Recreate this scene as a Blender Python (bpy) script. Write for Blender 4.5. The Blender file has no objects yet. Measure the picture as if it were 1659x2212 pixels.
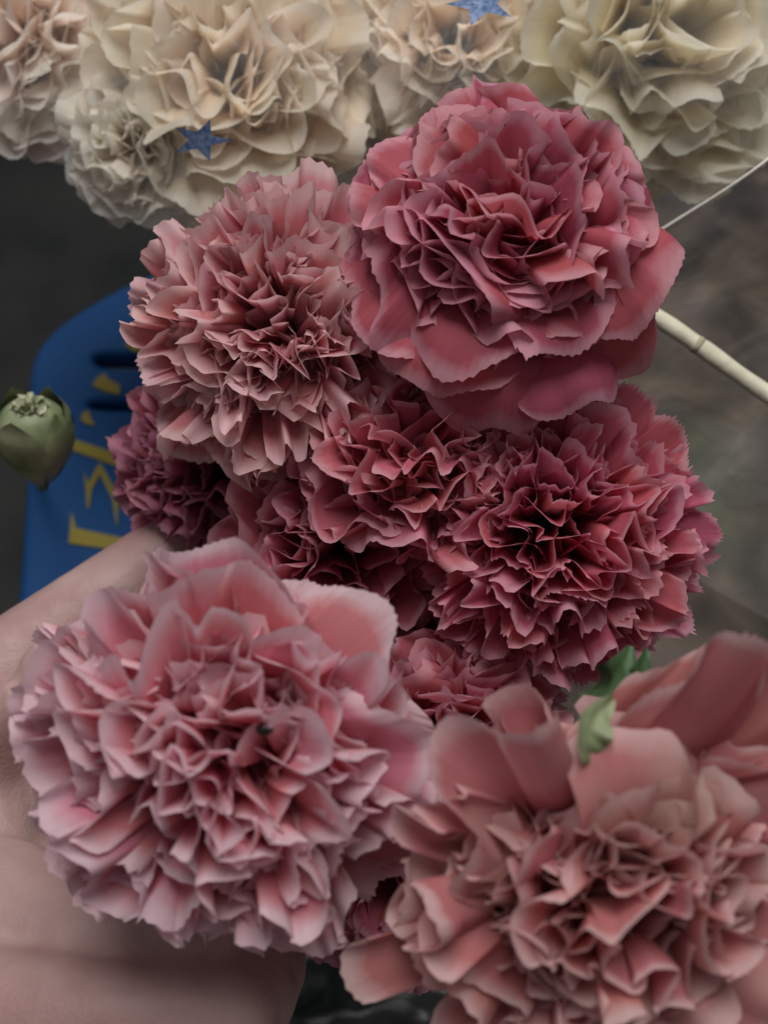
import bpy, bmesh, math, random
import numpy as np
from mathutils import Vector, Matrix, noise as mnoise

# ------------------------------------------------------------------ camera, world, lights, exposure
scene = bpy.context.scene
COL = scene.collection
PITCH = math.radians(33)                      # camera tilt away from straight down
CAM = Vector((0.0, -0.18, 0.78))
FPX = 2372.0                                  # focal length in units of a 1659 x 2212 frame
cam_d = bpy.data.cameras.new('camera')
cam = bpy.data.objects.new('camera', cam_d)
COL.objects.link(cam)
cam.location = CAM
cam.rotation_euler = (PITCH, 0, 0)
cam_d.sensor_fit = 'VERTICAL'
cam_d.sensor_height = 24.0
cam_d.lens = 24.0 * FPX / 2212.0
cam_d.clip_start = 0.01
cam_d.clip_end = 50
cam_d.dof.use_dof = True
cam_d.dof.focus_distance = 0.255
cam_d.dof.aperture_fstop = 8.5
scene.camera = cam

world = bpy.data.worlds.new('World')
scene.world = world
world.use_nodes = True
bg = world.node_tree.nodes['Background']
bg.inputs[0].default_value = (0.70, 0.70, 0.74, 1)
bg.inputs[1].default_value = 0.26

RC = cam.rotation_euler.to_matrix()
def P(px, py, d):
    """scene point at distance d along the view axis"""
    return CAM + RC @ Vector(((px - 829.5) / FPX * d, -(py - 1106.0) / FPX * d, -d))
def D(x, y, z):
    """direction: right, up, towards the viewer"""
    return (RC @ Vector((x, y, z))).normalized()

def area(name, loc, target, size, power, col):
    l = bpy.data.lights.new(name, 'AREA')
    l.shape = 'DISK'; l.size = size; l.energy = power; l.color = col
    o = bpy.data.objects.new(name, l); COL.objects.link(o)
    o.location = loc
    o.rotation_euler = (Vector(target) - Vector(loc)).to_track_quat('-Z', 'Y').to_euler()
    return o
area('ceiling_lamp', (0.04, 0.28, 1.62), (0.0, 0.06, 0.5), 0.80, 14.5, (1.0, 0.985, 0.975))

scene.view_settings.view_transform = 'Standard'
scene.view_settings.look = 'None'
scene.view_settings.exposure = -0.12
scene.view_settings.gamma = 1.0
scene.cycles.max_bounces = 8
scene.cycles.diffuse_bounces = 4
scene.cycles.transparent_max_bounces = 12

# ------------------------------------------------------------------ helpers
def tag(o, label=None, cat=None, group=None, kind=None):
    if label: o['label'] = label
    if cat: o['category'] = cat
    if group: o['group'] = group
    if kind: o['kind'] = kind
    return o
def empty(name, loc, rot=None):
    o = bpy.data.objects.new(name, None); COL.objects.link(o)
    o.empty_display_size = 0.01
    m = rot.to_4x4() if rot is not None else Matrix.Identity(4)
    m.translation = loc
    o.matrix_world = m
    return o
def obj(name, me, mat=None, parent=None):
    o = bpy.data.objects.new(name, me); COL.objects.link(o)
    if mat is not None and not me.materials: me.materials.append(mat)
    if parent is not None: o.parent = parent
    return o
def mesh_grid(name, pts, uv=True, close_u=False):
    """pts: (nv, nu, 3) array -> smooth quad grid with a 0..1 UV"""
    nv, nu = pts.shape[:2]
    me = bpy.data.meshes.new(name)
    nq_u = nu if close_u else nu - 1
    i, j = np.meshgrid(np.arange(nv - 1), np.arange(nq_u), indexing='ij')
    j2 = (j + 1) % nu
    q = np.stack([i * nu + j, i * nu + j2, (i + 1) * nu + j2, (i + 1) * nu + j], -1).reshape(-1, 4)
    me.vertices.add(nv * nu); me.vertices.foreach_set('co', pts.reshape(-1).astype(np.float32))
    me.loops.add(q.size); me.loops.foreach_set('vertex_index', q.reshape(-1).astype(np.int32))
    me.polygons.add(len(q)); me.polygons.foreach_set('loop_start', np.arange(0, q.size, 4, dtype=np.int32))
    me.polygons.foreach_set('use_smooth', np.ones(len(q), dtype=bool))
    if uv:
        l = me.uv_layers.new(name='UVMap')
        uu = np.stack([(q % nu) / (nu - 1), (q // nu) / (nv - 1)], -1).astype(np.float32)
        l.data.foreach_set('uv', uu.reshape(-1))
    me.update(calc_edges=True); me.validate()
    return me
def tube_mesh(name, path, radii, n=10, cap=True):
    path = [Vector(p) for p in path]
    if not hasattr(radii, '__len__'): radii = [radii] * len(path)
    t0 = (path[1] - path[0]).normalized()
    up = Vector((0, 0, 1)) if abs(t0.z) < .9 else Vector((1, 0, 0))
    a = t0.cross(up).normalized()
    rows = []
    for k, p in enumerate(path):
        t = (path[min(k + 1, len(path) - 1)] - path[max(k - 1, 0)]).normalized()
        a = (a - t * a.dot(t)).normalized(); b = t.cross(a)
        rows.append([p + (a * math.cos(s) + b * math.sin(s)) * radii[k] for s in np.linspace(0, 2 * math.pi, n, endpoint=False)])
    if cap:
        rows.insert(0, [path[0]] * n); rows.append([path[-1]] * n)
    return mesh_grid(name, np.array([[tuple(v) for v in r] for r in rows]), close_u=True)
def bez(p0, p1, p2, p3, n=16):
    return [p0 * (1-s)**3 + p1 * 3*s*(1-s)**2 + p2 * 3*s*s*(1-s) + p3 * s**3 for s in np.linspace(0, 1, n)]

# ------------------------------------------------------------------ materials
def new_mat(name):
    m = bpy.data.materials.new(name); m.use_nodes = True
    nt = m.node_tree; nt.nodes.clear()
    out = nt.nodes.new('ShaderNodeOutputMaterial')
    return m, nt, nt.nodes, nt.links, out
def c4(c): return (c[0], c[1], c[2], 1)
def ramp(n, stops):
    r = n.new('ShaderNodeValToRGB'); e = r.color_ramp.elements
    while len(e) < len(stops): e.new(0.5)
    for k, (p, c) in enumerate(stops):
        e[k].position = p; e[k].color = c4(c) if hasattr(c, '__len__') else (c, c, c, 1)
    return r
def petal_mat(name, base, mid, edge, edge_w=0.08, vary=0.08, trans=0.50, blotch=None):
    m, nt, n, l, out = new_mat(name)
    uv = n.new('ShaderNodeUVMap')
    sep = n.new('ShaderNodeSeparateXYZ'); l.new(uv.outputs[0], sep.inputs[0])
    tc = n.new('ShaderNodeTexCoord')
    info = n.new('ShaderNodeObjectInfo')
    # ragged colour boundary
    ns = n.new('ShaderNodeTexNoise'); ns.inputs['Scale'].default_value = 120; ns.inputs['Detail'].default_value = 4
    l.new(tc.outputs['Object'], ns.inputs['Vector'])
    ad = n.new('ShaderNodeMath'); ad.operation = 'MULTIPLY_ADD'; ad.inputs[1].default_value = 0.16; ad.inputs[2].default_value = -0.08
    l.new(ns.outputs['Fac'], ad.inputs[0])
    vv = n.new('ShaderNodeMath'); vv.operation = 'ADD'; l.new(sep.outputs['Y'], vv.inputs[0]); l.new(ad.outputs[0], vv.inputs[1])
    r = ramp(n, [(0.0, base), (0.45, mid), (1.0 - 1.5 * edge_w, mid), (1.0 - 0.40 * edge_w, edge)])  # paler rim: natural edge tint, plus light-catching edges put into the colour
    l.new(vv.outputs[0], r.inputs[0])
    # veins: noise stretched along the petal
    mp = n.new('ShaderNodeMapping'); mp.inputs['Scale'].default_value = (34, 1.6, 1)
    l.new(uv.outputs[0], mp.inputs[0])
    vn = n.new('ShaderNodeTexNoise'); vn.inputs['Scale'].default_value = 1.0; vn.inputs['Detail'].default_value = 3
    l.new(mp.outputs[0], vn.inputs['Vector'])
    vr = ramp(n, [(0.25, 0.90), (0.75, 1.07)]); l.new(vn.outputs['Fac'], vr.inputs[0])
    mul = n.new('ShaderNodeMix'); mul.data_type = 'RGBA'; mul.blend_type = 'MULTIPLY'; mul.inputs[0].default_value = 1
    l.new(r.outputs[0], mul.inputs[6]); l.new(vr.outputs[0], mul.inputs[7])
    last = mul.outputs[2]
    if blotch:
        bn = n.new('ShaderNodeTexNoise'); bn.inputs['Scale'].default_value = 42; bn.inputs['Detail'].default_value = 2
        l.new(tc.outputs['Object'], bn.inputs['Vector'])
        br = ramp(n, [(0.52, 0.0), (0.72, 0.75)]); l.new(bn.outputs['Fac'], br.inputs[0])
        mb = n.new('ShaderNodeMix'); mb.data_type = 'RGBA'
        l.new(br.outputs[0], mb.inputs[0]); l.new(last, mb.inputs[6]); mb.inputs[7].default_value = c4(blotch)
        last = mb.outputs[2]
    # each petal a little different
    hv = n.new('ShaderNodeHueSaturation')
    mr = n.new('ShaderNodeMapRange'); mr.inputs[3].default_value = 1 - vary; mr.inputs[4].default_value = 1 + vary
    l.new(info.outputs['Random'], mr.inputs[0]); l.new(mr.outputs[0], hv.inputs['Value'])
    mr2 = n.new('ShaderNodeMapRange'); mr2.inputs[3].default_value = 0.5 - 0.012; mr2.inputs[4].default_value = 0.5 + 0.012
    fr = n.new('ShaderNodeMath'); fr.operation = 'FRACT'; m7 = n.new('ShaderNodeMath'); m7.operation = 'MULTIPLY'; m7.inputs[1].default_value = 7.13
    l.new(info.outputs['Random'], m7.inputs[0]); l.new(m7.outputs[0], fr.inputs[0]); l.new(fr.outputs[0], mr2.inputs[0]); l.new(mr2.outputs[0], hv.inputs['Hue'])
    l.new(last, hv.inputs['Color'])
    bs = n.new('ShaderNodeBsdfPrincipled'); bs.inputs['Roughness'].default_value = 0.62
    bs.inputs['Specular IOR Level'].default_value = 0.26
    l.new(hv.outputs[0], bs.inputs['Base Color'])
    bu = n.new('ShaderNodeBump'); bu.inputs['Strength'].default_value = 0.2; bu.inputs['Distance'].default_value = 0.0006
    l.new(vn.outputs['Fac'], bu.inputs['Height']); l.new(bu.outputs[0], bs.inputs['Normal'])
    tr = n.new('ShaderNodeBsdfTranslucent'); l.new(hv.outputs[0], tr.inputs[0]); l.new(bu.outputs[0], tr.inputs['Normal'])
    mx = n.new('ShaderNodeMixShader'); mx.inputs[0].default_value = trans
    l.new(bs.outputs[0], mx.inputs[1]); l.new(tr.outputs[0], mx.inputs[2]); l.new(mx.outputs[0], out.inputs[0])
    return m
def simple_mat(name, c1, c2, scale=20, rough=0.5, bump=0.2, bdist=0.001, detail=6, spec=0.4, trans=0.0, coords='Object'):
    m, nt, n, l, out = new_mat(name)
    tc = n.new('ShaderNodeTexCoord')
    ns = n.new('ShaderNodeTexNoise'); ns.inputs['Scale'].default_value = scale; ns.inputs['Detail'].default_value = detail
    l.new(tc.outputs[coords], ns.inputs['Vector'])
    r = ramp(n, [(0.35, c1), (0.68, c2)]); l.new(ns.outputs['Fac'], r.inputs[0])
    bs = n.new('ShaderNodeBsdfPrincipled'); bs.inputs['Roughness'].default_value = rough
    bs.inputs['Specular IOR Level'].default_value = spec
    l.new(r.outputs[0], bs.inputs['Base Color'])
    bu = n.new('ShaderNodeBump'); bu.inputs['Strength'].default_value = bump; bu.inputs['Distance'].default_value = bdist
    l.new(ns.outputs['Fac'], bu.inputs['Height']); l.new(bu.outputs[0], bs.inputs['Normal'])
    if trans:
        tr = n.new('ShaderNodeBsdfTranslucent'); l.new(r.outputs[0], tr.inputs[0])
        mx = n.new('ShaderNodeMixShader'); mx.inputs[0].default_value = trans
        l.new(bs.outputs[0], mx.inputs[1]); l.new(tr.outputs[0], mx.inputs[2]); l.new(mx.outputs[0], out.inputs[0])
    else:
        l.new(bs.outputs[0], out.inputs[0])
    return m

M = {}
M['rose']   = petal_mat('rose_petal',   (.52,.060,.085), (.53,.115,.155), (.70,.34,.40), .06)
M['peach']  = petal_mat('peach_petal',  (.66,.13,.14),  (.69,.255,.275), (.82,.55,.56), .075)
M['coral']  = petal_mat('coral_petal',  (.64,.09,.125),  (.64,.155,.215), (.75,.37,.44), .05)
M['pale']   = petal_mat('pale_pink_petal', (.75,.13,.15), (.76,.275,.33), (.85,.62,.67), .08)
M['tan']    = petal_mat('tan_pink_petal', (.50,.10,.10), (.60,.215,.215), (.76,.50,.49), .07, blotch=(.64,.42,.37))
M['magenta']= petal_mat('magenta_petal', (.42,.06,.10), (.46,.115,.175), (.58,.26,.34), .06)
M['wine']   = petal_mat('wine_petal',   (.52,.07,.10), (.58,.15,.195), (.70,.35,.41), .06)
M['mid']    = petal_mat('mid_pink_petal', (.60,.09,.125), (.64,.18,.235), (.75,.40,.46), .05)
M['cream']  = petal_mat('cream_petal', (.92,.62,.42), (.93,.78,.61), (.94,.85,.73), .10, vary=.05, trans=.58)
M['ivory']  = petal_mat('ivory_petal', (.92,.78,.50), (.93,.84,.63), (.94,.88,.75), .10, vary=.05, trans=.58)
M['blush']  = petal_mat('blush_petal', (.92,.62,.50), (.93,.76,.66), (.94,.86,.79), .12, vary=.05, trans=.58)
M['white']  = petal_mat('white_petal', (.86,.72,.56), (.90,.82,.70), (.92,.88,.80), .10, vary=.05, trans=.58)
M['green']  = simple_mat('green_calyx', (.055,.095,.035), (.16,.22,.09), 60, .5, .3, .0006)
M['pgreen'] = simple_mat('pale_green', (.34,.36,.22), (.58,.56,.42), 160, .55, .4, .0006)
M['dgreen'] = simple_mat('dark_green_leaf', (.030,.070,.026), (.075,.140,.055), 90, .55, .3, .0006)

# ------------------------------------------------------------------ the carnation
def smooth(a, b, x):
    t = np.clip((x - a) / (b - a), 0, 1); return t * t * (3 - 2 * t)
def gn(rng, m, s):
    return m + s * float(np.clip(rng.normal(), -1.6, 1.6))
def petal_points(rng, R, t, az, k):
    """one fan-shaped, frilled petal in the flower's own frame (axis +z, base below the origin)"""
    nu, nv = k.get('nu', 77), k.get('nv', 14)
    u1 = np.linspace(-1, 1, nu)
    U, V = np.meshgrid(u1, np.linspace(0, 1, nv) ** 0.75)
    # where the edge should end up: radial position on the dome
    rho = R * (k['r0'] + (k['r1'] - k['r0']) * t ** k['rp']) * (1 + gn(rng, 0, k['jr']))
    zt = R * (k['h0'] - (k['h0'] - k['h1']) * t ** k['hp']) + R * gn(rng, 0, k['jh'])
    zb = -R * k['base']
    H = zt - zb
    W = R * (k['w0'] + (k['w1'] - k['w0']) * t) * rng.uniform(.8, 1.2)
    teeth = rng.uniform(-.3, .3, nu); teeth[1::2] += rng.uniform(.2, 1.0, len(teeth[1::2])); teeth *= k['tooth']
    notch = sum(rng.uniform(-.07, .07) * np.sin(f * u1 * math.pi + rng.uniform(0, 6.3)) for f in (.8, 1.7, 2.9))
    ue = U * 1.48
    S = V * (1 - (k['round'] + .14) * (1 - np.cos(ue)) ** .9) + (teeth + notch)[None, :] * V ** 6
    # mid line: up through the calyx, then flaring; exponent decides how late it bends
    s = np.linspace(0, 1.4, 80)
    e = k['flare'] * rng.uniform(.85, 1.2)
    cx = R * .04 + rho * s ** e
    cz = zb + H * (s if k['droop'] == 0 else s + k['droop'] * t ** 3 * (s * (1 - s ** 2.2)) * 1.6)
    dx = np.gradient(cx); dz = np.gradient(cz); th0 = np.arctan2(dx, dz)
    px = np.interp(S, s, cx); pz = np.interp(S, s, cz); th = np.interp(S, s, th0)
    kf = k['freq'] * rng.uniform(.7, 1.3); ph = rng.uniform(0, 6.3, 8)
    A = R * (k['a0'] + (k['a1'] - k['a0']) * t) * rng.uniform(.6, 1.4)
    am = 1 + .55 * np.sin(1.3 * math.pi * U + ph[3])
    q = kf * math.pi * U + ph[0] + .7 * np.sin(2 * U + ph[4])
    fr = np.clip((V - .25) / .75, 0, 1) ** 1.25
    # fold lines wander a little on the way out
    q = q + .5 * np.sin(2.2 * V + ph[6]) * (V)
    y = A * fr * am * (np.sin(q) + .22 * np.sin(1.9 * q + ph[1]))
    fq = 2.3 * q + 1.2 * np.sin(3.1 * U + ph[2])
    y += R * k['frl'] * np.clip((V - .45) / .55, 0, 1) ** 1.6 * (np.sin(fq + ph[5]) + .5 * np.sin(1.7 * fq + ph[7])) * (1 + .6 * np.sin(2.3 * U + ph[6]))
    y += R * k['fine'] * V ** 5 * np.sin(kf * 3.3 * math.pi * U + ph[2]) * (1 + .7 * np.sin(5 * U + ph[5]))
    x = 1.04 * W * np.sin(ue) * (.10 + .90 * smooth(.05, .85, V))
    x -= k['omega'] * A * fr ** 1.5 * np.sin(2 * q)
    y -= k['cup'] * min(1.5, .5 * R / max(rho, .2 * R)) * x * x / R
    y += R * gn(rng, 0, .10) * U * V + R * gn(rng, 0, .05) * V
    roll = k['roll'] * (.25 + .75 * t) * rng.uniform(-.4, 1.2) * (1 + .8 * np.sin(1.7 * U + ph[7]))
    y += R * roll * np.clip((V - .72) / .28, 0, 1) ** 2
    sk = gn(rng, 0, .12) * V
    ax = np.array([math.cos(az), math.sin(az), 0]); e1 = np.array([-math.sin(az), math.cos(az), 0]); ez = np.array([0, 0, 1.])
    td = th * (.30 + .55 * t)
    px = px + y * np.cos(td); pz = pz - y * np.sin(td)
    pts = px[..., None] * ax + (x + R * sk)[..., None] * e1 + pz[..., None] * ez
    if k['limit']:
        # petals press against each other: the head keeps a rounded outline
        rr = np.hypot(pts[..., 0], pts[..., 1]) / (R * k['limit']); zz_ = np.where(pts[..., 2] > 0, pts[..., 2] / (R * (k['h0'] + .10)), 0)
        e = np.sqrt(rr ** 2 + zz_ ** 2); f = np.where(e > .9, (.9 + (e - .9) * .55) / np.maximum(e, 1e-6), 1.0)
        pts = pts * f[..., None]
    return pts

BASE = dict(n=60, r0=.04, r1=.98, rp=1.0, h0=.50, h1=-.12, hp=2.2, jr=.06, jh=.035, base=.85, w0=.42, w1=.54, tooth=.02, round=.42,
            flare=2.0, droop=.0, freq=2.6, a0=.085, a1=.085, fine=.012, omega=.5, cup=.6, roll=.10, frl=.030, limit=1.0)
def kit(**kw):
    d = dict(BASE); d.update(kw); return d
GRIP = P(330, 1760, .30)
def carnation(label, px, py, depth, rpx, axis, mat, k, seed, group, stem_to=None, extra=()):
    rng = np.random.default_rng(seed)
    R = rpx * depth / FPX
    z = D(*axis)
    rot = z.to_track_quat('Z', 'Y').to_matrix()
    c = P(px, py, depth)
    root = empty('carnation', c, rot)
    tag(root, label, 'carnation', group)
    n = k['n']; spin = rng.uniform(0, 6.3)
    for i in range(n):
        t = ((i + .5) / n) ** .62
        az = spin + i * 2.39996 + rng.normal(0, .18)
        o = obj('petal', mesh_grid('petal', petal_points(rng, R, t, az, k)), mat, root)
    for (t, az, ov) in extra:            # hand-placed large petals
        kk = dict(k); kk.update(ov)
        o = obj('petal', mesh_grid('petal', petal_points(rng, R, t, math.radians(az) , kk)), mat, root)
    # calyx: a ribbed green cup below the petals, then the stem
    b = -R * k['base']
    prof = [(-.62, .05), (-.60, .13), (-.45, .19), (-.2, .21), (.05, .20), (.22, .16)]
    rows = []
    for (h, r) in prof:
        rows.append([(R * r * (1 + .06 * math.cos(5 * a)) * math.cos(a), R * r * (1 + .06 * math.cos(5 * a)) * math.sin(a),
                      b + R * h + (R * .10 * math.cos(5 * a) if h > .2 else 0)) for a in np.linspace(0, 2 * math.pi, 20, endpoint=False)])
    obj('calyx', mesh_grid('calyx', np.array(rows), close_u=True), M['green'], root)
    end = stem_to if stem_to is not None else GRIP
    inv = root.matrix_world.inverted()
    p0 = Vector((0, 0, b - R * .58)); p3 = inv @ Vector(end)
    path = bez(p0, p0 + Vector((0, 0, -R * 1.0)), p3 * .6 + p0 * .4 + Vector((0, 0, -R * .3)), p3, 14)
    obj('stem', tube_mesh('stem', path, .0022, 8), M['green'], root)
    return root

GP = 'pink carnations in the held bunch'
GC = 'cream carnations under the clear film'
big = kit(n=50, r1=.80, w0=.50, w1=.64, freq=3.1, a0=.085, a1=.085, fine=.008, tooth=.012, h0=.40, h1=-.02, droop=.3, roll=.18, omega=.6, frl=.036, flare=2.3, limit=.92)
dense = kit(n=70, h0=.5, freq=3.4, frl=.040, w0=.38, w1=.46)
spiky = kit(n=72, flare=1.9, freq=3.0, tooth=.026, roll=.05, h1=-.05, w0=.38, w1=.44, a0=.075, a1=.075, frl=.042)
frill = kit(n=92, roll=.16, flare=2.2, h0=.52, freq=3.4, a0=.070, a1=.085, w0=.38, w1=.46, frl=.048, fine=.016, tooth=.018)
fan = kit(n=86, flare=2.2, w0=.42, w1=.50, freq=3.3, a0=.080, a1=.085, roll=.18, h0=.5, fine=.014, frl=.044, tooth=.018)
loose = kit(n=52, flare=2.3, w0=.44, w1=.60, freq=2.9, fine=.012, a0=.09, a1=.09, tooth=.014, roll=.16, jh=.07, jr=.10, omega=.6, frl=.040)
lush = kit(n=60, w0=.46, w1=.62, freq=2.5, a0=.085, a1=.085, tooth=.010, fine=.008, roll=.20, h0=.40, frl=.030, flare=2.3, base=.65)

# held bunch
def broad(rho, z, w, a=.06, **kw):
    d = dict(r0=rho, r1=rho, h0=z, h1=z, w0=w, w1=w, a0=a, a1=a, jr=.03, jh=.03, freq=1.4, fine=.008, cup=.2, flare=1.6, droop=.15, limit=1.12)
    d.update(kw); return d
carnation('large deep rose carnation at the top, overlapping the peach one', 1095, 478, .247, 376, (.0, .36, 1), M['rose'], big, 11, GP,
          extra=[(1, az, broad(r, z, w, .05, droop=.55, limit=1.16, frl=.016, round=.45, tooth=.012, flare=1.5)) for az, r, z, w in
                 ((-95, 1.10, -.26, .56), (-68, 1.12, -.26, .54), (-122, 1.10, -.24, .54), (-42, 1.08, -.20, .50), (-150, 1.06, -.18, .50), 
                  (-175, 1.02, -.12, .48), (150, 1.0, -.05, .46), (-82, .96, -.06, .56), (-110, .94, -.05, .54), (-55, .96, -.06, .52), (-135, .94, -.04, .5),
                  (40, 1.0, -.08, .46), (65, .98, -.05, .46), (92, .98, -.05, .46), (120, .98, -.05, .46))])
carnation('dense peach pink carnation left of the large rose one', 592, 700, .272, 345, (-.22, .14, 1), M['peach'], frill, 22, GP,
          extra=[(1, -95, broad(1.0, -.15, .50, .09)), (1, -60, broad(.95, .05, .45, .12)), (1, -20, broad(.85, .18, .45, .11)), (1, -125, broad(.98, -.1, .45, .08))])
carnation('coral pink carnation with jagged petals on the right', 1205, 1145, .266, 330, (.06, .02, 1), M['coral'], spiky, 33, GP,
          extra=[(1, -88, broad(1.08, -.1, .36, .08, tooth=.04)), (1, -120, broad(1.0, 0, .40, .09)), *[(1, az, broad(1.06 + .03 * (i % 2), -.08 + .06 * (i % 3), .32, .05, tooth=.04, frl=.016, flare=1.4)) for i, az in enumerate((75, 55, 40, 25, 10, -5, -20, -38, -55, -70, 100))]])
carnation('large pale pink carnation at lower left resting against the hand', 435, 1675, .205, 458, (-.33, -.26, 1), M['pale'], fan, 46, GP,
          extra=[(1, a, broad(r, z, .52, .06, tooth=.02)) for a, r, z in ((115, 1.0, -.05), (88, 1.02, -.1), (62, 1.04, -.1), (36, 1.04, -.1), (10, 1.02, -.1), (75, .86, .12), (45, .84, .12), (18, .86, .12), (-15, 1.0, -.05))]
                + [(1, 164, broad(1.16, -.1, .26, .07)), (1, 140, broad(.95, .05, .42, .08))])
ragged = kit(n=66, r1=.85, w0=.36, w1=.56, freq=3.0, a0=.095, a1=.10, tooth=.012, roll=.18, jh=.12, jr=.16, omega=.6, frl=.036, h0=.40, limit=1.05)
carnation('tan pink carnation with broad petals filling the lower right corner', 1325, 1955, .186, 440, (.05, -.06, 1), M['tan'], ragged, 57, GP,
          extra=[(1, az, broad(r, z, w, a * 1.25, tooth=.018, flare=fl, freq=2.0, frl=.036, limit=(2.2 if z > .29 and r > 1.1 else 1.28), round=.55)) for az, r, z, w, a, fl in
                 ((70, 1.62, .34, .46, .05, 1.15), (50, 1.66, .31, .50, .06, 1.15), (113, 1.18, .34, .24, .08, 1.15), (24, 1.30, .30, .5, .08, 1.2), (86, .62, .42, .46, .12, 1.5), (28, 1.15, .10, .55, .10, 1.6),
                  (133, 1.05, .22, .42, .09, 1.5), (152, 1.18, .05, .40, .08, 1.6), (172, 1.12, .10, .46, .10, 1.6), (195, 1.20, -.05, .42, .08, 1.7), (218, 1.08, .0, .46, .10, 1.7),
                  (8, 1.05, .20, .50, .11, 1.5), (-16, .95, .30, .52, .11, 1.5), (100, .55, .45, .40, .12, 1.6), (60, .60, .42, .40, .13, 1.6))])
carnation('small magenta carnation tucked behind the peach one at left', 460, 1010, .325, 245, (-.22, -.04, 1), M['magenta'], dense, 66, GP)
carnation('shaded wine carnation in the gap above the pale pink one', 735, 1190, .286, 285, (.0, -.05, 1), M['wine'], loose, 77, GP)
carnation('deep red carnation sunk in shadow below the coral one', 1010, 1400, .305, 285, (0, -.1, 1), M['wine'], dense, 88, GP)
carnation('mid pink carnation squeezed between the rose and coral ones', 890, 960, .268, 275, (-.05, .70, 1), M['mid'], loose, 99, GP)
carnation('brownish red carnation low behind the tan pink one', 850, 1885, .255, 285, (-.1, -.2, 1), M['wine'], loose, 110, GP)
carnation('dull red carnation filling the gap between the pale and tan ones', 960, 1610, .268, 250, (0, -.1, 1), M['wine'], loose, 121, GP)

# cream bunch, under film
CG = P(900, -700, .75)
lushd = dict(lush); lushd.update(n=72)
carnation('cream carnation behind the lower blue star', 490, 150, .35, 335, (0, -.05, 1), M['cream'], lushd, 201, GC, CG)
carnation('blush carnation at the top left corner', 35, 100, .37, 240, (-.2, -.1, 1), M['blush'], lush, 202, GC, CG)
carnation('cream carnation directly above the large rose one', 975, 70, .36, 285, (0, -.1, 1), M['cream'], lush, 203, GC, CG)
carnation('ivory yellow carnation at the top right corner', 1440, 80, .35, 345, (.15, -.15, 1), M['ivory'], kit(n=50, w0=.45, w1=.62, freq=2.0, tooth=.012), 204, GC, CG)
carnation('small white carnation left of the lower blue star', 285, 315, .352, 175, (-.25, -.25, 1), M['white'], lush, 205, GC, CG)
carnation('cream carnation cut by the top edge, between blush and star', 250, -60, .40, 290, (0, 0, 1), M['cream'], lush, 206, GC, CG)
carnation('cream carnation cut by the top edge beside the upper star', 745, 10, .41, 300, (0, 0, 1), M['cream'], lush, 207, GC, CG)
carnation('cream carnation with upright petals between the two right cream ones', 1195, 50, .40, 285, (0, 0, 1), M['cream'], lush, 209, GC, CG)
carnation('pale carnation peeping out at the right edge', 1665, 1745, .30, 85, (.2, 0, 1), M['white'], lush, 208, GP)

# ------------------------------------------------------------------ setting
def floor_mat():
    m, nt, n, l, out = new_mat('dim_floor')
    tc = n.new('ShaderNodeTexCoord')
    a = n.new('ShaderNodeTexNoise'); a.inputs['Scale'].default_value = 13; a.inputs['Detail'].default_value = 5; a.inputs['Distortion'].default_value = .8
    b = n.new('ShaderNodeTexNoise'); b.inputs['Scale'].default_value = 4.3; b.inputs['Detail'].default_value = 3
    l.new(tc.outputs['Object'], a.inputs['Vector']); l.new(tc.outputs['Object'], b.inputs['Vector'])
    r1 = ramp(n, [(.34, .25), (.50, .75), (.68, 1.6)]); l.new(a.outputs['Fac'], r1.inputs[0])
    r2 = ramp(n, [(.34, (.055, .060, .030)), (.44, (.110, .080, .056)), (.56, (.150, .108, .080)), (.68, (.095, .078, .076))]); l.new(b.outputs['Fac'], r2.inputs[0])
    mul = n.new('ShaderNodeMix'); mul.data_type = 'RGBA'; mul.blend_type = 'MULTIPLY'; mul.inputs[0].default_value = 1
    l.new(r1.outputs[0], mul.inputs[6]); l.new(r2.outputs[0], mul.inputs[7])
    bs = n.new('ShaderNodeBsdfPrincipled'); bs.inputs['Roughness'].default_value = .7
    l.new(mul.outputs[2], bs.inputs['Base Color']); l.new(bs.outputs[0], out.inputs[0])
    return m
fl = mesh_grid('floor', np.array([[(x, y, 0.0) for x in (-6, 6)] for y in (-6, 6)], dtype=float))
tag(obj('floor', fl, floor_mat()), 'dark mottled floor far below the flowers', kind='structure')


def PZ(px, py, h):
    d = RC @ Vector(((px - 829.5) / FPX, -(py - 1106.0) / FPX, -1.0))
    return CAM + d * ((h - CAM.z) / d.z)

# ------------------------------------------------------------------ blue plastic stool with yellow letters
def flat_curve(name, polys, z, thick, bevel, mat, parent, cyclic_smooth=True):
    cu = bpy.data.curves.new(name, 'CURVE'); cu.dimensions = '2D'; cu.fill_mode = 'BOTH'
    cu.extrude = thick; cu.bevel_depth = bevel; cu.bevel_resolution = 3
    for pts in polys:
        sp = cu.splines.new('POLY'); sp.points.add(len(pts) - 1); sp.use_cyclic_u = True
        for k, p in enumerate(pts): sp.points[k].co = (p[0], p[1], 0, 1)
    tmp = bpy.data.objects.new(name, cu); COL.objects.link(tmp)
    bpy.context.view_layer.update()
    me = bpy.data.meshes.new_from_object(tmp.evaluated_get(bpy.context.evaluated_depsgraph_get()))
    COL.objects.unlink(tmp); bpy.data.objects.remove(tmp)
    me.name = name
    me.transform(Matrix.Translation((0, 0, z)))
    me.materials.clear(); me.materials.append(mat)
    return obj(name, me, None, parent)
def rounded(pts, it=3):
    pts = [Vector(p[:2]) for p in pts]
    for _ in range(it):
        q = []
        for a, b in zip(pts, pts[1:] + pts[:1]): q += [a * .75 + b * .25, a * .25 + b * .75]
        pts = q
    return pts
M['blue'] = simple_mat('blue_plastic', (.004, .052, .175), (.006, .065, .21), 12, .6, .05, .001, spec=.25)
M['yellow'] = simple_mat('yellow_print', (.22, .17, .015), (.28, .22, .02), 30, .5, .05, .0005)
H = .36
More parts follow.
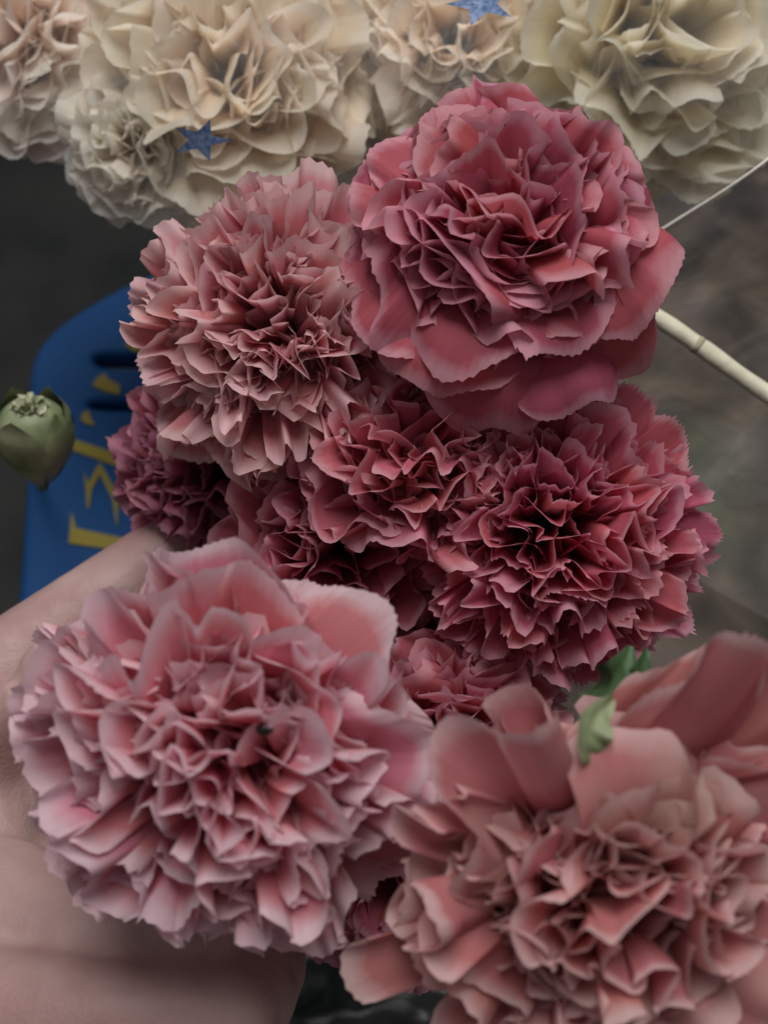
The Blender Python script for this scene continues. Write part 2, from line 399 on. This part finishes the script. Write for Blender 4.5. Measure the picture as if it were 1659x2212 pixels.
stool = empty('stool', PZ(350, 1100, 0.0))
tag(stool, 'blue plastic stool with slots and yellow letters below the bunch at left', 'stool')
SO = stool.location.copy()
def lp(px, py, h=H):
    p = PZ(px, py, h) - SO; return (p.x, p.y)
outer = rounded([lp(*p) for p in ((40, 1560), (62, 1300), (76, 1080), (84, 900), (82, 800), (112, 735), (200, 672), (300, 618), (450, 560), (620, 545), (760, 600), (800, 760), (800, 1300), (780, 1560))], 3)
slot1 = rounded([lp(*p) for p in ((180, 778), (200, 750), (300, 752), (420, 760), (420, 818), (300, 812), (200, 808))], 2)
slot2 = rounded([lp(*p) for p in ((168, 875), (190, 850), (300, 852), (400, 856), (400, 905), (300, 902), (188, 900))], 2)
flat_curve('seat', [outer, slot1, slot2], H - .006, .004, .004, M['blue'], stool)
zz = lambda x, y: lp((80 + x / 3.687) * .9146, (800 + y / 3.687) * .9146)
letters = [[(320, 1810), (345, 1540), (385, 1680), (520, 1710), (900, 1790), (900, 1890), (600, 1850)],
           [(455, 1190), (490, 1290), (590, 1110), (690, 1290), (750, 1430), (738, 1680), (700, 1430), (590, 1210), (520, 1340), (497, 1510), (480, 1500)],
           [(340, 910), (370, 910), (730, 1030), (900, 1090), (900, 1190), (730, 1140), (345, 1000)],
           [(440, 680), (490, 660), (510, 730), (555, 790), (470, 770), (425, 740)],
           [(525, 440), (570, 370), (630, 335), (660, 385), (760, 440), (760, 520), (640, 490)],
           [(805, 90), (870, 20), (960, 60), (960, 150), (880, 140)]]
for pl in letters:
    flat_curve('letter', [[zz(*p) for p in pl]], H + .0028, .0004, .0, M['yellow'], stool)
for (x, y) in ((120, 900), (700, 760), (120, 1480), (720, 1500)):
    a = Vector((*lp(x, y), H - .01)); a.x += .02 if x < 300 else -.02
    obj('leg', tube_mesh('leg', [a, a * .98 + Vector((0, 0, -(H - .02) * .5 + a.z * .02)), Vector((a.x * 1.08, a.y * 1.08, 0.002))], [.016, .014, .012], 12), M['blue'], stool)

# ------------------------------------------------------------------ hand holding the bunch
def skin_mat():
    m, nt, n, l, out = new_mat('skin')
    tc = n.new('ShaderNodeTexCoord')
    a = n.new('ShaderNodeTexNoise'); a.inputs['Scale'].default_value = 55; a.inputs['Detail'].default_value = 4
    l.new(tc.outputs['Object'], a.inputs['Vector'])
    r = ramp(n, [(.30, (.35, .205, .190)), (.55, (.41, .265, .245)), (.75, (.45, .315, .285))]); l.new(a.outputs['Fac'], r.inputs[0])
    last = r.outputs[0]
    for (pt, rad, colr, f) in ((P(512, 2082, .2115), .0035, (.42, .13, .09), .75), (P(560, 2150, .213), .012, (.62, .34, .24), .5), (P(640, 2140, .222), .008, (.62, .50, .34), .6), (P(250, 2120, .213), .010, (.42, .25, .23), .35)):
        vd = n.new('ShaderNodeVectorMath'); vd.operation = 'DISTANCE'; l.new(tc.outputs['Object'], vd.inputs[0]); vd.inputs[1].default_value = pt
        mr = n.new('ShaderNodeMapRange'); mr.interpolation_type = 'SMOOTHSTEP'; mr.inputs[1].default_value = 0; mr.inputs[2].default_value = rad; mr.inputs[3].default_value = f; mr.inputs[4].default_value = 0
        l.new(vd.outputs['Value'], mr.inputs[0])
        mx = n.new('ShaderNodeMix'); mx.data_type = 'RGBA'; l.new(mr.outputs[0], mx.inputs[0]); l.new(last, mx.inputs[6]); mx.inputs[7].default_value = c4(colr)
        last = mx.outputs[2]
    bs = n.new('ShaderNodeBsdfPrincipled'); bs.inputs['Roughness'].default_value = .52; bs.inputs['Specular IOR Level'].default_value = .35
    bs.inputs['Subsurface Weight'].default_value = .25; bs.inputs['Subsurface Radius'].default_value = (.006, .0025, .0015); bs.inputs['Subsurface Scale'].default_value = .6
    l.new(last, bs.inputs['Base Color'])
    f = n.new('ShaderNodeTexVoronoi'); f.inputs['Scale'].default_value = 900; l.new(tc.outputs['Object'], f.inputs['Vector'])
    w = n.new('ShaderNodeTexNoise'); w.inputs['Scale'].default_value = 170; w.inputs['Detail'].default_value = 5; l.new(tc.outputs['Object'], w.inputs['Vector'])
    s2 = n.new('ShaderNodeMath'); s2.operation = 'MULTIPLY_ADD'; s2.inputs[1].default_value = .35; l.new(f.outputs['Distance'], s2.inputs[0]); l.new(w.outputs['Fac'], s2.inputs[2])
    bu = n.new('ShaderNodeBump'); bu.inputs['Strength'].default_value = .45; bu.inputs['Distance'].default_value = .0006
    l.new(s2.outputs[0], bu.inputs['Height']); l.new(bu.outputs[0], bs.inputs['Normal'])
    l.new(bs.outputs[0], out.inputs[0])
    return m
hbm = bmesh.new()
def limb(joints):
    """tapered, rounded tube through joints [(point, radius)]"""
    pts = []; rad = []
    for (a, ra), (b, rb) in zip(joints, joints[1:]):
        for s in np.linspace(0, 1, 7, endpoint=False): pts.append(a.lerp(b, s)); rad.append(ra + (rb - ra) * s)
    pts.append(joints[-1][0]); rad.append(joints[-1][1])
    for p, r in zip(pts, rad):
        m = bmesh.ops.create_icosphere(hbm, subdivisions=2, radius=r, matrix=Matrix.Translation(p))
wrist = P(-620, 2020, .30)
limb([(P(-1500, 2250, .36), .033), (P(-1000, 2100, .33), .030), (wrist, .026)])
# thumb side
limb([(wrist, .024), (P(-330, 1735, .300), .0200), (P(-60, 1510, .312), .0165), (P(290, 1250, .328), .0130), (P(430, 1150, .336), .0118), (P(530, 1090, .345), .0092)])
# palm and web
limb([(wrist, .026), (P(-200, 1900, .305), .020), (P(-60, 1850, .315), .017)])
limb([(P(-330, 1760, .285), .018), (P(-120, 1830, .290), .017), (P(-60, 2080, .258), .017)])
limb([(P(-60, 1560, .285), .013), (P(-40, 1700, .293), .014), (P(-30, 1880, .285), .015), (P(0, 2060, .258), .0145)])
limb([(P(-120, 1960, .275), .020), (P(0, 1990, .268), .0205), (P(200, 2060, .258), .017), (P(420, 2120, .248), .013), (P(540, 2150, .240), .011)])
limb([(P(120, 1450, .292), .010), (P(60, 1620, .300), .012), (P(50, 1850, .300), .013), (P(80, 2080, .262), .012)])
for f in range(4):
    o = f * .0185; k = (1, 1.06, 1.0, .84)[f]; th = (1, 1.0, .94, .82)[f]
    mcp = P(-40, 2190 + 30 * f, .240 + o)
    limb([(wrist, .024), (P(-300, 2120, .262 + o), .019), (mcp, .0150 * th), (P(240, 2195 + 20 * f, .2325 + o), .0115 * th), (P(-40 + 545 * k, 2180 + 10 * f, .2300 + o), .0100 * th),
          (P(-40 + 590 * k, 2085, .2480 + o), .0095 * th), (P(-40 + 585 * k, 1980, .270 + o), .0088 * th), (P(480 * k, 1850, .288 + o), .0080 * th), (P(390 * k, 1800, .296 + o), .0070 * th)])
hme = bpy.data.meshes.new('hand'); hbm.to_mesh(hme); hbm.free()
hand = obj('person', hme, skin_mat())
rm = hand.modifiers.new('remesh', 'REMESH'); rm.mode = 'VOXEL'; rm.voxel_size = .0016; rm.use_smooth_shade = True
sm = hand.modifiers.new('smooth', 'SMOOTH'); sm.factor = .5; sm.iterations = 14
tag(hand, "person's bare hand and wrist gripping the stems, thumb above and index finger below", 'person')

# ------------------------------------------------------------------ clear film with printed blue stars
def film_mat():
    m, nt, n, l, out = new_mat('clear_film')
    tc = n.new('ShaderNodeTexCoord')
    a = n.new('ShaderNodeTexNoise'); a.inputs['Scale'].default_value = 16; a.inputs['Detail'].default_value = 3; a.inputs['Distortion'].default_value = .6
    l.new(tc.outputs['Object'], a.inputs['Vector'])
    r = ramp(n, [(.36, .03), (.58, .09), (.76, .36)]); l.new(a.outputs['Fac'], r.inputs[0])
    tp = n.new('ShaderNodeBsdfTransparent'); tp.inputs[0].default_value = (.96, .97, .96, 1)
    bs = n.new('ShaderNodeBsdfPrincipled'); bs.inputs['Base Color'].default_value = (.84, .82, .77, 1); bs.inputs['Roughness'].default_value = .18
    bs.inputs['Specular IOR Level'].default_value = .8
    a2 = n.new('ShaderNodeTexNoise'); a2.inputs['Scale'].default_value = 45; a2.inputs['Detail'].default_value = 3; a2.inputs['Distortion'].default_value = 1.2
    l.new(tc.outputs['Object'], a2.inputs['Vector'])
    bu = n.new('ShaderNodeBump'); bu.inputs['Strength'].default_value = .8; bu.inputs['Distance'].default_value = .004
    l.new(a2.outputs['Fac'], bu.inputs['Height']); l.new(bu.outputs[0], bs.inputs['Normal'])
    mx = n.new('ShaderNodeMixShader'); l.new(r.outputs[0], mx.inputs[0]); l.new(tp.outputs[0], mx.inputs[1]); l.new(bs.outputs[0], mx.inputs[2])
    l.new(mx.outputs[0], out.inputs[0])
    return m
def film_depth(px, py):
    x = (px - 830) / 900.0
    d = .292 + .035 * x * x + .030 * min(2.2, max(0, (py - 250) / 300.0))
    d += .006 * mnoise.noise(Vector((px / 260.0, py / 330.0, 3.1))) + .0035 * mnoise.noise(Vector((px / 110.0 + py / 200., py / 420.0, 8.2)))
    return d
def fold_line(px):
    return float(np.interp(px, [1200, 1445, 1659, 1950], [640, 490, 340, 130]))
def film_low(px):
    return float(np.interp(px, [-300, 0, 110, 200, 360, 560, 900, 1200, 1500, 1950], [250, 285, 320, 420, 520, 600, 640, 700, 1250, 1500]))
NX, NY = 110, 60
fp = np.zeros((NY, NX, 3))
for j in range(NY):
    for i in range(NX):
        px = -300 + 2250 * i / (NX - 1); lo = film_low(px); py = -350 + (lo + 350) * j / (NY - 1)
        fp[j, i] = P(px, py, film_depth(px, py))
wrap = empty('wrapping_film', P(900, -300, .30)); wi = wrap.matrix_world.inverted()
tag(wrap, 'crinkled clear film with blue stars wrapped over the cream carnations', 'wrapping film')
fme = mesh_grid('film', fp); fme.transform(wi); obj('film', fme, film_mat(), wrap)
M['star'] = simple_mat('blue_star_print', (.055, .11, .26), (.22, .31, .48), 700, .5, .1, .0003)
def star(cx, cy, sx, sy, rot):
    """five-pointed star lying on the film"""
    c = [(cx, cy)]; ring = []
    for k in range(10):
        a = rot + k * math.pi / 5; rr = 1.0 if k % 2 == 0 else .40
        ring.append((cx + sx * rr * math.sin(a), cy - sy * rr * math.cos(a)))
    sub = []
    for a, b in zip(ring, ring[1:] + ring[:1]):
        for s in (0, .25, .5, .75): sub.append((a[0] + (b[0] - a[0]) * s, a[1] + (b[1] - a[1]) * s))
    rows = []
    for f in (0, .35, .7, 1.0):
        rows.append([tuple(wi @ P(cx + (x - cx) * f, cy + (y - cy) * f, film_depth(cx + (x - cx) * f, cy + (y - cy) * f) - .0006)) for x, y in sub])
    obj('star', mesh_grid('star', np.array(rows), close_u=True), M['star'], wrap)
star(434, 303, 68, 48, .32)
star(1040, 8, 80, 50, .30 + math.pi)
M['edge'] = simple_mat('film_edge', (.55, .52, .46), (.72, .68, .60), 300, .35, .1, .0003)
ed = [wi @ P(x, fold_line(x) + 5 * math.sin(x / 60.0), film_depth(x, fold_line(x)) - .001) for x in np.linspace(1380, 1850, 24)]
obj('film_edge', tube_mesh('film_edge', ed, .00045, 6), M['edge'], wrap)

# ------------------------------------------------------------------ pale dry stalk on the right
M['stalk'] = simple_mat('pale_stalk', (.58, .54, .40), (.76, .72, .57), 140, .65, .6, .0008)
M['node'] = simple_mat('stalk_node', (.34, .30, .20), (.50, .45, .32), 300, .7, .6, .0008)
a, b = P(1330, 632, .33), P(1900, 1010, .33)
st = empty('dry_stalk', a); tag(st, 'pale cream dry stalk sticking out behind the large rose carnation', 'stalk')
path = [(b - a) * s + Vector((0, .0005 * math.sin(9 * s), .0005 * math.sin(6 * s))) for s in np.linspace(0, 1, 40)]
rad = [.0026 + .0002 * math.exp(-((s - .34) / .03) ** 2) + .00010 * math.sin(37 * s) for s in np.linspace(0, 1, 40)]
obj('shaft', tube_mesh('shaft', path, rad, 14), M['stalk'], st)
for s in (.31,):
    q = (b - a).normalized() * .0012; c = path[int(s * 39)]
    obj('node', tube_mesh('node', [c - q * 1.0, c, c + q], [.0026, .00285, .0026], 14), M['node'], st)

# ------------------------------------------------------------------ green buds and leaves
def sepal(R, az, h, w, tip_out, rng, flare=0.0):
    """one pointed calyx lobe hugging the bud, its tip free"""
    U, V = np.meshgrid(np.linspace(-1, 1, 11), np.linspace(0, 1, 18))
    ww = w * np.clip(np.where(V < .55, .55 + .45 * np.sin(V / .55 * math.pi / 2), np.cos((V - .55) / .45 * math.pi / 2) ** .8), .015, 1)
    hz = -2.0 + h * V
    r = R * (np.interp(hz, [-2.05, -1.6, -1.0, -.5, 0, .4, .7, 1.2], [.12, .44, .76, .94, .98, .90, .72, .55]) + .035 + .05 * rng.random())
    r = r + R * tip_out * np.clip((V - .5) / .5, 0, 1) ** 2 + R * .05 * np.sin(5 * V + rng.uniform(0, 6)) * V
    r = r + R * .10 * U ** 2 * np.sin(3 * V + 1) * rng.uniform(-.5, 1)
    ang = az + U * ww
    return np.stack([r * np.cos(ang), r * np.sin(ang), R * (hz - .35 * tip_out * np.clip((V - .6) / .4, 0, 1) ** 2)], -1)
def bud(name, label, px, py, d, rpx, axis, seed, lobes, core=True, mat='green', stem_to=None):
    rng = np.random.default_rng(seed); R = rpx * d / FPX
    root = empty(name, P(px, py, d), D(*axis).to_track_quat('Z', 'Y').to_matrix()); tag(root, label, 'flower bud')
    prof = [(-2.05, .10), (-2.0, .16), (-1.6, .42), (-1.0, .74), (-.5, .92), (0, .95), (.40, .84), (.60, .66), (.72, .45), (.74, .0)]
    obj('calyx', mesh_grid('calyx', np.array([[(R * r * math.cos(t), R * r * math.sin(t), R * h) for t in np.linspace(0, 2 * math.pi, 24, endpoint=False)] for h, r in prof]), close_u=True), M[mat], root)
    for az, tip, hh in lobes:
        obj('sepal', mesh_grid('sepal', sepal(R, math.radians(az), hh, .72, tip, rng)), M[mat], root)
    if core:
        kk = kit(nu=25, nv=8, r0=.10, r1=.80, h0=1.45, h1=1.25, w0=.40, w1=.6, a0=.12, a1=.10, base=-.5, tooth=.02, limit=0, flare=1.4)
        for i in range(14):
            obj('petal', mesh_grid('petal', petal_points(rng, R * .62, i / 14, i * 2.4, kk)), M['pgreen'], root)
    p0 = Vector((0, 0, -R * 2.0)); p3 = root.matrix_world.inverted() @ Vector(stem_to or GRIP)
    obj('stem', tube_mesh('stem', bez(p0, p0 + Vector((0, 0, -R * 1)), p3 * .6 + p0 * .4, p3, 12), .0018, 8), M['green'], root)
    return root
M['bud'] = simple_mat('bud_green', (.12, .16, .07), (.30, .33, .19), 70, .5, .3, .0006)
bud('carnation_bud', 'unopened green carnation bud at the left edge over the blue stool', 72, 925, .335, 80, (.10, .80, .85), 5,
    [(-95, .10, 3.0), (-20, .16, 3.0), (38, .70, 3.0), (105, .35, 3.2), (180, .25, 3.0), (-140, .12, 2.9)], mat='bud', stem_to=P(58, 985, .60))
def leaf(label, pts, w, mat, group=None, name='leaf', curl=.3, cat='leaf', twist=0):
    """blade along pts (world), width w, folded along its midrib"""
    pts = [Vector(p) for p in pts]; root0 = pts[0]
    rows = []
    for k, p in enumerate(pts):
        s = k / (len(pts) - 1); t = (pts[min(k + 1, len(pts) - 1)] - pts[max(k - 1, 0)]).normalized()
        side = t.cross(D(.2, .1 + twist, 1)).normalized(); nrm = side.cross(t)
        ww = w * (math.sin(math.pi * min(1, s * .92 + .06)) ** .75)
        rows.append([tuple(p - root0 + side * ww * u + nrm * (curl * ww * abs(u) + .22 * ww * math.sin(11 * s + 2.5 * u) * abs(u) + .10 * ww * math.sin(25 * s + 4 * u))) for u in np.linspace(-1, 1, 9)])
    o = obj(name, mesh_grid(name, np.array(rows)), mat); o.location = root0
    return tag(o, label, cat, group)
leaf('curled dark green leaf under the hanging coral petal', bez(P(1250, 1500, .222), P(1300, 1490, .212), P(1340, 1470, .206), P(1362, 1395, .210), 20), .0036, M['dgreen'], twist=.5, curl=.35)
leaf('narrow green leaf tip beside the upright tan petal', bez(P(1300, 1530, .216), P(1370, 1500, .210), P(1385, 1450, .206), P(1396, 1400, .210), 20), .0024, M['dgreen'], twist=-.4, curl=.3)
leaf('pale green folded leaf between the two upright tan petals', bez(P(1288, 1655, .180), P(1262, 1610, .176), P(1268, 1550, .176), P(1325, 1510, .184), 20), .0030, M['bud'], curl=.55)

# ------------------------------------------------------------------ dark plastic bag at the bottom
M['bag'] = simple_mat('dark_bag', (.004, .006, .005), (.012, .015, .012), 14, .33, .2, .002, spec=.6)
bc = P(860, 2440, .50); bag = []
for v in np.linspace(0, 1, 70):
    row = []
    for t in np.linspace(0, 2 * math.pi, 110, endpoint=False):
        ph = v * math.pi * .5
        r = .16 * math.cos(ph) ** .7 if v < 1 else 0
        z = (bc.z + .05) * math.sin(ph)
        p = Vector((r * math.cos(t), r * math.sin(t), z))
        q = p * 40; q.x *= .35
        rd = 1 - abs(mnoise.noise(q + Vector((3 * mnoise.noise(p * 9), 0, 0)))) * 2
        rd2 = 1 - abs(mnoise.noise(q * 2.6)) * 2
        k = .009 * rd + .005 * rd2
        nrm = Vector((math.cos(t) * math.cos(ph), math.sin(t) * math.cos(ph), math.sin(ph)))
        p += nrm * k * (1 if v > .02 else 0)
        row.append(tuple(p))
    bag.append(row)
bo = obj('plastic_bag', mesh_grid('plastic_bag', np.array(bag), close_u=True), M['bag']); bo.location = (bc.x, bc.y, 0.0)
tag(bo, 'crumpled black plastic bag below the bunch at the bottom edge', 'bag')

# ------------------------------------------------------------------ dark sheet added on the floor to darken the left background
M['sheet'] = simple_mat('dark_sheet', (.010, .012, .012), (.030, .031, .027), 9, .6, .3, .004, spec=.3)
sh = []
for y in np.linspace(-.45, 1.3, 60):
    sh.append([(x + .03 * mnoise.noise(Vector((y * 4, 2, 1))), y, .012 + .010 * (1 - 2 * abs(mnoise.noise(Vector((x * 7, y * 7, .5))))) + .004 * mnoise.noise(Vector((x * 22, y * 22, 2)))) for x in np.linspace(-1.3, -.16, 60)])
so = obj('darkening_sheet', mesh_grid('darkening_sheet', np.array(sh)), M['sheet'])
tag(so, 'added dark crumpled sheet darkening the floor at far left', 'sheet')

# ------------------------------------------------------------------ small black blob set on the pale pink carnation's petals
bpy.context.view_layer.update()
dg = bpy.context.evaluated_depsgraph_get()
dr = (P(572, 1575, 1.0) - CAM).normalized()
hit, loc, nor, _, _, _ = scene.ray_cast(dg, CAM, dr)
if hit:
    sb = bmesh.new(); bmesh.ops.create_icosphere(sb, subdivisions=3, radius=.0011)
    for v in sb.verts:
        v.co.x *= 1.35; v.co *= 1 + .22 * mnoise.noise(v.co * 1500)
    sme = bpy.data.meshes.new('speck'); sb.to_mesh(sme); sb.free()
    for p in sme.polygons: p.use_smooth = True
    sp = obj('dark_speck', sme, simple_mat('speck_black', (.004, .004, .003), (.015, .014, .010), 900, .5, .4, .0003))
    sp.location = loc - dr * .0004
    tag(sp, 'tiny black spot set among the petals of the pale pink carnation', 'speck')
